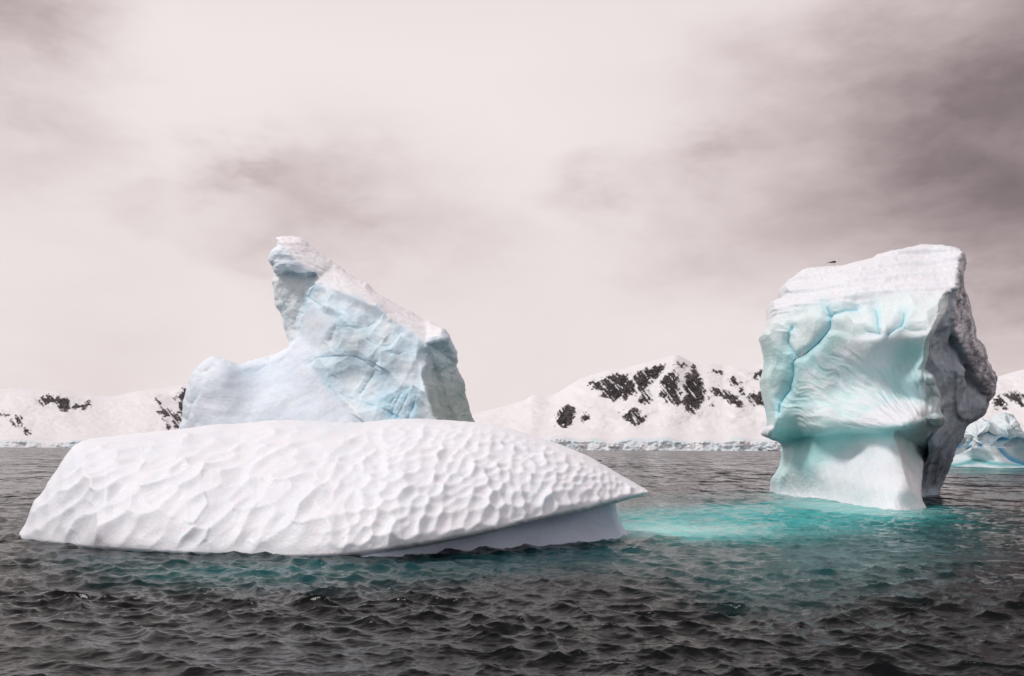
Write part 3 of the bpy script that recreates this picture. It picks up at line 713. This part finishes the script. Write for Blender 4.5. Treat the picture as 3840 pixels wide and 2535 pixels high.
def build_C():
    root = empty('iceberg', tuple(at(3200., 1890., float(water_D(3200., 1890.)))*np.array((1, 1, 0))))
    tag(root, 'tall turquoise and white head-shaped iceberg with a narrow waist, at the right, bird on top', 'iceberg')
    pts = []
    for p in ((160, 1415), (400, 1440), (600, 1475), (850, 1500), (960, 1493)):
        s = z2(p); w = float(water_D(*s)); pts.append((*s, w)); pts.append((s[0], s[1]+110, w-3.5))
    cp = [((170, 1330), 60.6), ((235, 1180), 59.2), ((240, 1130), 59.0), ((300, 1300), 57.4), ((330, 1200), 56.6), ((400, 1200), 55.6), ((600, 1180), 52.8), ((600, 1350), 49.9), ((850, 1150), 49.8), ((850, 1350), 46.3), ((930, 1200), 50.6), ((940, 1400), 46.9),
          ((160, 1060), 57.0), ((400, 1040), 53.6), ((700, 1025), 49.6), ((900, 1005), 48.0), ((700, 900), 51.5), ((880, 880), 50.3), ((150, 900), 56.8), ((300, 780), 54.4), ((500, 880), 53.4), ((700, 800), 51.9), ((880, 700), 49.9), ((900, 850), 49.3), ((1000, 900), 49.2),
          ((100, 580), 56.2), ((300, 580), 54.2), ((500, 620), 52.5), ((720, 600), 49.4), ((950, 580), 48.3), ((150, 430), 56.4), ((420, 420), 53.0), ((700, 400), 51.0), ((1000, 380), 49.2),
          ((250, 300), 57.0), ((500, 260), 54.8), ((800, 220), 53.2), ((1100, 200), 51.6), ((1000, 110), 54.2), ((400, 210), 57.2)]
    fD = rbf(pts + [(*z2(p), d) for p, d in cp])
    mp = 50/F0
    brim = Z(z2, (0, 1120), (140, 1128), (250, 1110), (400, 1085), (560, 1072), (700, 1066), (890, 1042), (960, 1010), (1000, 1030), (1070, 1060), (1200, 1060))
    bl = np.array(brim)
    def depth(U, V):
        D = fD(U, V)
        by = np.interp(U, bl[:, 0], bl[:, 1]); dv = (V-by)*mp          # metres below the brim
        D = D + np.where(dv > 0, (.40+.5*sstep(500, 850, (U-2800)/.7018))*sstep(0, .35, dv)*np.exp(-np.maximum(dv, 0)/1.6), 0) - .45*np.exp(-(np.minimum(dv, 0)/.9)**2)*sstep(.25, 0, dv)
        # the nose-like bumps on the right edge
        rt = sstep(z2((790, 0))[0], z2((1010, 0))[0], U)*sstep(z2((0, 1120))[1], z2((0, 1040))[1], V)*sstep(z2((0, 700))[1], z2((0, 800))[1], V)
        D = D + rt*.6
        # right side of the pedestal turns away
        pe = sdf(U, V, cr(Z(z2, (790, 1090), (812, 1180), (835, 1280), (868, 1370), (925, 1450), (980, 1520), (1300, 1600), (1300, 1000), (900, 1050)), 3))
        D = D + np.maximum(pe, 0)*mp*4.2
        # corner below the slab turns away too
        ue = sdf(U, V, cr(Z(z2, (1050, 345), (1030, 450), (985, 540), (950, 610), (940, 700), (930, 780), (1300, 800), (1300, 300)), 3))
        D = D + np.maximum(ue, 0)*mp*1.6
        sl = np.maximum(sdf(U, V, C_TOPSLAB), 0)*mp
        return D + .35*sl
    def disp(U, V, P, S):
        x, y, z = P[..., 0], P[..., 1], P[..., 2]
        sl = sstep(-5, 8, sdf(U, V, C_TOPSLAB)); h = (y*.95+x*.2)      # along the face
        zu, zv = (U-2800)/.7018, (V-860)/.7018
        # fluting that fans out from the lower right
        an = np.arctan2(1150-zv, 1010-zu); rr = np.hypot(zu-1010, zv-1150)
        q = np.stack([an*8.0 + .7*noise3(np.stack([U/90, V/90, 0*U], -1)), rr/330, 0*U+2], -1)
        flute = fbm(q, 1.0, 3, .5, True)
        fm = inside(U, V, Z(z2, (180, 760), (420, 640), (560, 600), (800, 700), (980, 760), (1030, 950), (900, 1040), (500, 1060), (230, 1050), (150, 950)), 32)
        q2 = np.stack([an*34, rr/150, 0*U+4], -1); fine = fbm(q2, 1.0, 2, .5)
        d = fm*(flute*.36 + fine*.03*sstep(800, 300, rr))
        # band of shell-shaped hollows under the slab
        bm = inside(U, V, Z(z2, (60, 560), (150, 480), (420, 400), (840, 345), (1060, 350), (1000, 520), (850, 570), (600, 580), (420, 560), (300, 700), (120, 740)), 14)
        con = conchoid(zu/135+.3, zv/165+.2, 91, .9)
        d = d + bm*(con*.62 + conchoid(zu/50, zv/60, 17, .8)*.10)
        lay = fbm(np.stack([h*.22, z*2.6 - h*.12, 0*z], -1), 1.0, 4, .6)
        d = d + sl*(lay*.85 + fbm(P, 1.0, 3)*.16 + fbm(P, 4, 3)*.05)
        eb = sstep(z2((860, 0))[0], z2((960, 0))[0], U)*sstep(z2((0, 1110))[1], z2((0, 1000))[1], V)*sstep(z2((0, 700))[1], z2((0, 820))[1], V)
        d = d + eb*(-worley(zu/75+.4*noise3(P), zv/80, 61, .9)[3]*.75)
        d = d + fbm(P, .45, 3)*.22*(1-sl) + fbm(P, 2.4, 4, .6)*.035*(1-sl)
        ped = sstep(z2((0, 1080))[1], z2((0, 1150))[1], V)
        st = fbm(np.stack([(zu-.25*zv)/26, zv/240, 0*zu], -1), 1.0, 3)
        d = d + ped*st*.05
        dm = inside(U, V, Z(z2, (150, 1320), (260, 1260), (400, 1380), (330, 1440), (160, 1430)), 20)
        d = d + dm*fbm(P, 5, 2)*.05
        for pts, w in C_CR:
            c = seg_dist(U, V, cr(Z(z2, *pts), 4, False)) + 2.0*fbm(np.stack([U/20, V/20, 0*U], -1), 1.0, 2)
            d = d - w*(.15*np.exp(-(np.maximum(c, 0)/3.0)**2) + .24*np.exp(-(c/18)**2))
        return d
    def color(U, V, P, S):
        zu, zv = (U-2800)/.7018, (V-860)/.7018
        n = np.clip(.5 + 1.4*fbm(P, .45, 4), 0, 1)
        c = lerp((.47, .72, .735), (.66, .82, .83), n)
        c = lerp(c, (.76, .83, .85), inside(U, V, Z(z2, (90, 540), (140, 470), (420, 400), (840, 340), (1090, 330), (1010, 540), (900, 580), (560, 560), (440, 560), (300, 660), (110, 600)), 22)*.85)
        w = inside(U, V, Z(z2, (500, 600), (640, 540), (820, 560), (990, 520), (1060, 420), (980, 600), (840, 610), (770, 720), (700, 760), (560, 740), (470, 680)), 30)*1.0  # brightness of the sunlit bulges, ledge and pedestal, painted white into the tint
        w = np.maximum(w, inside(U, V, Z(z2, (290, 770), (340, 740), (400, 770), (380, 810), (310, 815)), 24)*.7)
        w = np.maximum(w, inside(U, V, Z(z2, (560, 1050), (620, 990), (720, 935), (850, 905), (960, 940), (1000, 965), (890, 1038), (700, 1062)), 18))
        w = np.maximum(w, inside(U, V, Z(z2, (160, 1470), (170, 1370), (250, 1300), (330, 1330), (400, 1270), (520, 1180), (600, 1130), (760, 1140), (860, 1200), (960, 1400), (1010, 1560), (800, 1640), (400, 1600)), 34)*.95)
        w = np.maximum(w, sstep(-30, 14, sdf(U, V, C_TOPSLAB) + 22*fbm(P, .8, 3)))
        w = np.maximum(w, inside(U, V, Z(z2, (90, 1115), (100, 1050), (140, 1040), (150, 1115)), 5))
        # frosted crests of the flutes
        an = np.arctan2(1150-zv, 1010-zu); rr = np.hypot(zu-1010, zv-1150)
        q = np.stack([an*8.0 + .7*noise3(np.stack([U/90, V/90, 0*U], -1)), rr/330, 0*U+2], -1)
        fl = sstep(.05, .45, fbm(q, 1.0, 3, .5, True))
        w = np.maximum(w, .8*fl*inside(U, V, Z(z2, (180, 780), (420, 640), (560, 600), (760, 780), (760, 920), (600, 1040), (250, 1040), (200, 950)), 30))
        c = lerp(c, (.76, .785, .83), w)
        c = lerp(c, (.36, .58, .62), inside(U, V, Z(z2, (800, 640), (960, 600), (960, 760), (1000, 860), (900, 890), (800, 860), (760, 760)), 40)*.55)  # shaded right part of the face, painted as darker teal
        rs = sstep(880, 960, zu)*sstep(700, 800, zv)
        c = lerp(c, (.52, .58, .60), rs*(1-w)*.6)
        dk = inside(U, V, Z(z2, (150, 1080), (400, 1075), (600, 1075), (880, 1060), (860, 1110), (600, 1120), (420, 1150), (330, 1260), (240, 1260), (220, 1140)), 22)  # teal shade of the recess under the brim, painted into the tint
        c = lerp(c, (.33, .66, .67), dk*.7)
        bl = 0*U
        for pts, wt in C_CR:
            cc = seg_dist(U, V, cr(Z(z2, *pts), 4, False)) + 3*fbm(np.stack([U/16, V/16, 0*U+1], -1), 1.0, 2)
            bl = np.maximum(bl, wt*(.42*np.exp(-(np.maximum(cc, 0)/3.2)**2) + .35*np.exp(-(cc/24)**2)))
        c = lerp(c, (.25, .68, .80), np.clip(bl, 0, 1)); c = lerp(c, (.05, .42, .62), np.clip(bl*2-1.1, 0, 1))
        return c
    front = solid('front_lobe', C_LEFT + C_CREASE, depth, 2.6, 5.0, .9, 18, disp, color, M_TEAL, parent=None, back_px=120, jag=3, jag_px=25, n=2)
    # darker wall that turns away on the right, its shade partly in the grey tint
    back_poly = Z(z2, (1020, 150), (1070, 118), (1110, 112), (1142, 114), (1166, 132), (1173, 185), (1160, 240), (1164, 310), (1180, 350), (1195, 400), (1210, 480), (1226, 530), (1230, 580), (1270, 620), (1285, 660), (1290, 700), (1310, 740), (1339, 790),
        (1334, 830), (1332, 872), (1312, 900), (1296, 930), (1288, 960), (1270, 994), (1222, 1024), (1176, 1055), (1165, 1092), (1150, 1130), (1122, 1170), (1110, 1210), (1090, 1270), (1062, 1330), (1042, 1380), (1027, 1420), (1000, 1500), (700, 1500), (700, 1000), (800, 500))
    wb = float(water_D(*z2((1000, 1420))))
    g = [((940, 1420), wb-1.2), ((1027, 1420), wb), ((940, 1520), wb-5), ((1050, 1520), wb-4), ((960, 1200), 54.5), ((1110, 1200), 58.5), ((1000, 1000), 53.0), ((1200, 1030), 57.5), ((980, 700), 51.2), ((1150, 800), 54.2), ((1330, 820), 58.5),
         ((1120, 600), 52.6), ((1270, 620), 57.0), ((1080, 450), 51.2), ((1200, 450), 55.5), ((1130, 200), 52.8), ((1170, 180), 54.6), ((1100, 100), 54.0), ((800, 800), 51), ((750, 1300), 53)]
    fB = rbf([(*z2(p), d) for p, d in g])
    ROUGH = Z(z2, (1110, 330), (1135, 100), (1250, 100), (1500, 800), (1340, 900), (1290, 950), (1270, 880), (1190, 760), (1150, 650), (1110, 590), (1085, 470))
    fpoly = cr(C_LEFT + C_CREASE, 2)
    def lerp1(a, b, t): return a*(1-t) + b*t
    def dB(U, V):
        D = fB(U, V); sf = sdf(U, V, fpoly); D = np.where(sf > -40, np.maximum(D, lerp1(D, depth(U, V) + 1.2 + 1.8*sstep(0, 50, sf), sstep(-10, 6, sf))), D); r = sdf(U, V, cr(ROUGH, 2)); D = D - .35*sstep(-3, 8, r)
        e = seg_dist(U, V, Z(z2, (1110, 590), (1155, 660), (1190, 760), (1270, 880), (1295, 940)))*mp
        D = D + .4*np.exp(-(e/.18)**2)
        p = inside(U, V, Z(z2, (1120, 700), (1180, 755), (1270, 880), (1290, 960), (1210, 1020), (1130, 1000), (1120, 850)), 8)
        return D - .35*p
    def dispB(U, V, P, S):
        r = sstep(-4, 10, sdf(U, V, cr(ROUGH, 2))); ru = fbm(P, 1.5, 5, .62, True)
        d = r*(ru*.6 + fbm(P, 5, 3)*.16) + (1-r)*(fbm(P, .5, 4)*.5)
        up = sstep(z2((0, 1050))[1], z2((0, 700))[1], V)*(1-r)
        zu, zv = (U-2800)/.7018, (V-860)/.7018
        d = d + up*(conchoid(zu/62, zv/120, 44, 1.1)*.75 + conchoid(zu/24, zv/40, 45, 1.0)*.10)
        st = fbm(np.stack([(zu+.35*zv)/30, zv/220, 0*zu], -1), 1.0, 3)
        return (d + (1-r)*st*.22)*(.25 + .75*sstep(0, 30, S))
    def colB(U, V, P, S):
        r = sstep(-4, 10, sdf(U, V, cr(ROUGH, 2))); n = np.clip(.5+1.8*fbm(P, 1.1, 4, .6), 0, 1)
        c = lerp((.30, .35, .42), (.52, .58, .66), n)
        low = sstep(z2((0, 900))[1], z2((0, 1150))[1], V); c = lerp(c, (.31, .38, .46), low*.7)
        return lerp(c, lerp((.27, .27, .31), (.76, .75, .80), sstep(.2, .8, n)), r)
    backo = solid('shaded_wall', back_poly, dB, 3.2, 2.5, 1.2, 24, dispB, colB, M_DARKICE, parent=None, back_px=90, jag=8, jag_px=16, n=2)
    inv = Matrix.Translation(-Vector(root.location))
    for o in (front, backo):
        o.data.transform(inv); o.parent = root
    return root, front
C_root, C_front = build_C()

# icicles under the crack on its left shoulder
def build_icicles():
    r = random.Random(4); base = None
    bvh = BVHTree.FromObject(C_front, bpy.context.evaluated_depsgraph_get())
    off = Vector(C_root.location)
    for k in range(11):
        zx = 252 + k*6.6; zy = 690 - k*3.9 + r.uniform(-2, 2)
        px, py = z2((zx, zy)); d = Vector(ray(px, py)).normalized()
        hit = bvh.ray_cast(Vector((0, 0, CAM_H))-off, d)
        if hit[0] is None: continue
        ln = r.uniform(.10, .42) if k % 3 else r.uniform(.35, .6); rad = r.uniform(.02, .04)
        n = 7; V = []; Q = []
        for i, (t, q) in enumerate(((0, 1), (.35, .62), (.7, .3), (1, .04))):
            for j in range(n):
                a = 2*math.pi*j/n; V.append((math.cos(a)*rad*q, math.sin(a)*rad*q, .06 - t*ln))
        for i in range(3):
            for j in range(n): Q.append((i*n+j, i*n+(j+1) % n, (i+1)*n+(j+1) % n, (i+1)*n+j))
        o = link('icicle', mesh('icicle', V, Q, np.full((len(V), 3), .85)), M_TEAL, C_root)
        o.location = hit[0] - d*.05
build_icicles()

# ================================================================== far broken berg at the right edge
def build_far_berg():
    out = Z(z7, (300, 1250), (338, 1158), (355, 1120), (368, 1060), (400, 1000), (425, 955), (462, 900), (492, 830), (512, 742), (560, 692), (640, 648), (690, 638), (745, 652), (800, 682), (862, 692), (868, 650), (888, 602), (930, 575), (990, 588),
        (1040, 612), (1068, 660), (1102, 700), (1130, 770), (1200, 790), (1290, 850), (1380, 940), (1450, 1060), (1500, 1160), (1480, 1260), (900, 1290))
    w0 = float(water_D(*z7((700, 1152))))
    g = [((345, 1155), w0+4), ((700, 1152), w0), ((1120, 1145), w0-1), ((1450, 1150), w0+3), ((700, 1250), w0-22), ((1120, 1250), w0-24), ((400, 1250), w0-18), ((520, 850), w0+4), ((650, 700), w0+5), ((800, 900), w0+2.5), ((950, 700), w0+4),
         ((1100, 800), w0+5), ((750, 1020), w0+.5), ((1300, 950), w0+5)]
    fD = rbf([(*z7(p), d) for p, d in g]); mp = w0/F0
    notch = Z(z7, (330, 1120), (480, 1110), (700, 1080), (900, 1110), (1120, 1100), (1500, 1110))
    def dep(U, V): return fD(U, V) + .9*np.exp(-(seg_dist(U, V, notch)*mp/.5)**2)
    up = Z(z7, (300, 1050), (560, 960), (640, 930), (800, 910), (920, 935), (1120, 920), (1600, 900), (1600, 300), (300, 300))
    bc = [[(700, 800), (740, 850), (760, 890), (830, 915)], [(845, 770), (880, 810)], [(915, 868), (965, 870)], [(620, 930), (660, 930)], [(850, 930), (980, 1040), (1120, 1100)], [(1010, 880), (1080, 885)]]
    def disp(U, V, P, S):
        u = sstep(-6, 6, sdf(U, V, up)); zu, zv = (U-3440)/.3571, (V-1340)/.3571
        l = worley(zu/150+.5*noise3(P*.4), zv/120+.5*noise3(P*.4+7), 13, .95)[3]; l2 = worley(zu/62, zv/55+.4*noise3(P*.9), 14, .95)[3]
        d = u*(-l*1.9 + conchoid(zu/95+.4*noise3(P*.4), zv/85, 23, 1.2)*2.0 + conchoid(zu/38, zv/36, 24, 1.1)*.5 - l2*.3 + fbm(P, .9, 4, .6)*.35) + (1-u)*(fbm(P, .25, 3)*.5 + conchoid(zu/260, zv/180, 3, .7)*.5)
        for b in bc:
            c = seg_dist(U, V, cr(Z(z7, *b), 4, False)); d = d - .8*np.exp(-(c/5)**2)
        return d
    def color(U, V, P, S):
        u = sstep(-6, 6, sdf(U, V, up)); n = np.clip(.5+1.6*fbm(P, .35, 4), 0, 1)
        c = lerp((.60, .74, .78), (.86, .85, .87), n); c = lerp(lerp((.60, .70, .74), (.68, .74, .77), n), c, u)
        tl = np.exp(-(seg_dist(U, V, Z(z7, (330, 1140), (480, 1112), (640, 1085), (760, 1110), (1000, 1120), (1300, 1120)))/9)**2)
        c = lerp(c, (.08, .36, .38), tl*.9); c = lerp(c, (.38, .60, .70), .6*sstep(.52, .8, n)*u)
        bl = 0*U
        for b in bc: bl = np.maximum(bl, np.exp(-(seg_dist(U, V, cr(Z(z7, *b), 4, False))/8)**2))
        return lerp(c, (.06, .36, .60), bl*.95)
    o = solid('iceberg', out, dep, 1.7, 8.0, 2.5, 22, disp, color, M_FARICE, back_px=60, jag=4, jag_px=14, n=3)
    tag(o, 'distant jumbled blue and white iceberg at the right edge, half hidden by the tall one', 'iceberg')
build_far_berg()

# ================================================================== gull on top
def build_gull():
    px, py = 3128., 997.
    dg = bpy.context.evaluated_depsgraph_get(); bvh = BVHTree.FromObject(C_front, dg); off = Vector(C_root.location)
    d = Vector(ray(px, py)).normalized(); hit = None
    for k in range(60):                                        # first ray, from above downwards, that meets the ice
        h = bvh.ray_cast(Vector((0, 0, CAM_H))-off, Vector(ray(px, py-15+k)).normalized())
        if h[0] is not None: hit = h[0] + off; break
    top = bvh.ray_cast(Vector((hit.x, hit.y+.06, 40))-off, Vector((0, 0, -1)))
    foot = (top[0]+off) if top[0] is not None else hit
    def bm(name, col, rough=.7):
        m, N, L, b = node_mat(name); t = N.new('ShaderNodeTexNoise'); t.inputs['Scale'].default_value = 30
        r = N.new('ShaderNodeValToRGB'); r.color_ramp.elements[0].color = (*[c*.8 for c in col], 1); r.color_ramp.elements[1].color = (*[min(1, c*1.15) for c in col], 1)
        L.new(t.outputs['Fac'], r.inputs[0]); L.new(r.outputs[0], b.inputs['Base Color']); b.inputs['Roughness'].default_value = rough; return m
    white, black, yel, pink = bm('white_feathers', (.78, .77, .75)), bm('black_feathers', (.02, .018, .018)), bm('bill', (.55, .25, .06)), bm('leg_skin', (.45, .33, .18))
    root = empty('gull', foot); root.rotation_euler = (0, 0, R(4)); root.scale = (1.3, 1.3, 1.3)
    tag(root, 'black backed white gull standing on the top edge of the tall right iceberg', 'bird')
    def loft(name, rings, mat, n=12, sq=None):
        V = []; Q = []
        for (x, y, z, ry, rz) in rings:
            for j in range(n):
                a = 2*math.pi*j/n; V.append((x, y + math.cos(a)*ry, z + math.sin(a)*rz))
        for i in range(len(rings)-1):
            for j in range(n): Q.append((i*n+j, i*n+(j+1) % n, (i+1)*n+(j+1) % n, (i+1)*n+j))
        me = mesh(name, V, Q); return link(name, me, mat, root)
    # body, neck and head in one skin, facing right (+x)
    loft('body', [(-.25, 0, .135, .004, .003), (-.22, 0, .135, .035, .012), (-.15, 0, .14, .055, .035), (-.06, 0, .150, .078, .062), (.03, 0, .160, .085, .072), (.10, 0, .175, .074, .066), (.15, 0, .200, .052, .055),
                  (.185, 0, .232, .036, .044), (.205, 0, .255, .034, .038), (.235, 0, .262, .036, .036), (.262, 0, .258, .028, .028), (.280, 0, .252, .010, .010), (.283, 0, .251, .002, .002)], white, 14)
    for s in (-1, 1):
        loft('wing', [(-.36, s*.012, .135, .003, .003), (-.30, s*.022, .140, .010, .010), (-.20, s*.048, .152, .014, .024), (-.10, s*.070, .170, .018, .045), (.00, s*.078, .180, .020, .052), (.08, s*.070, .188, .018, .042), (.12, s*.058, .192, .008, .018), (.125, s*.056, .192, .002, .003)], black, 10)
        loft('leg', [(.03, s*.03, .10, .008, .008), (.030, s*.03, .095, .007, .02), (.032, s*.03, .05, .006, .05), (.034, s*.03, .004, .006, .004)], pink, 6)
        loft('foot', [(.0, s*.03, .004, .006, .004), (.03, s*.03, .006, .014, .005), (.075, s*.03, .004, .030, .003), (.08, s*.03, .003, .026, .002)], pink, 6)
        loft('eye', [(.245, s*.033, .272, .001, .001), (.248, s*.034, .272, .003, .004), (.252, s*.033, .272, .001, .001)], black, 6)
    loft('tail', [(-.31, 0, .125, .030, .004), (-.26, 0, .130, .034, .008), (-.18, 0, .140, .03, .014)], white, 8)
    loft('bill', [(.270, 0, .252, .012, .013), (.300, 0, .248, .008, .011), (.325, 0, .245, .006, .010), (.338, 0, .239, .002, .003)], yel, 8)
build_gull()

# ================================================================== thin sea haze over the bay
def build_haze():
    pts = np.vstack([np.array(o.bound_box) @ np.array(o.matrix_world)[:3, :3].T + np.array(o.matrix_world.translation) for o in COL.objects if o.type == 'MESH'])
    lo = pts.min(0); hi = pts.max(0)
    a = (lo[0]-300, lo[1]-300, lo[2]-1); b = (hi[0]+300, hi[1]+300, hi[2]+20)
    V = [(x, y, z) for x in (a[0], b[0]) for y in (a[1], b[1]) for z in (a[2], b[2])]
    Q = [(0, 1, 3, 2), (4, 6, 7, 5), (0, 4, 5, 1), (2, 3, 7, 6), (0, 2, 6, 4), (1, 5, 7, 3)]
    m = bpy.data.materials.new('haze_air'); m.use_nodes = True; N = m.node_tree.nodes; L = m.node_tree.links; N.clear()
    o = N.new('ShaderNodeOutputMaterial'); v = N.new('ShaderNodeVolumePrincipled')
    v.inputs['Color'].default_value = (.95, .93, .93, 1); v.inputs['Density'].default_value = HAZE; v.inputs['Anisotropy'].default_value = .2
    L.new(v.outputs[0], o.inputs['Volume'])
    tag(link('haze', mesh('haze', V, Q, smooth=False), m), 'thin pale haze over the bay', None, 'stuff')
HAZE = 1.2e-5
bpy.context.view_layer.update()
build_haze()
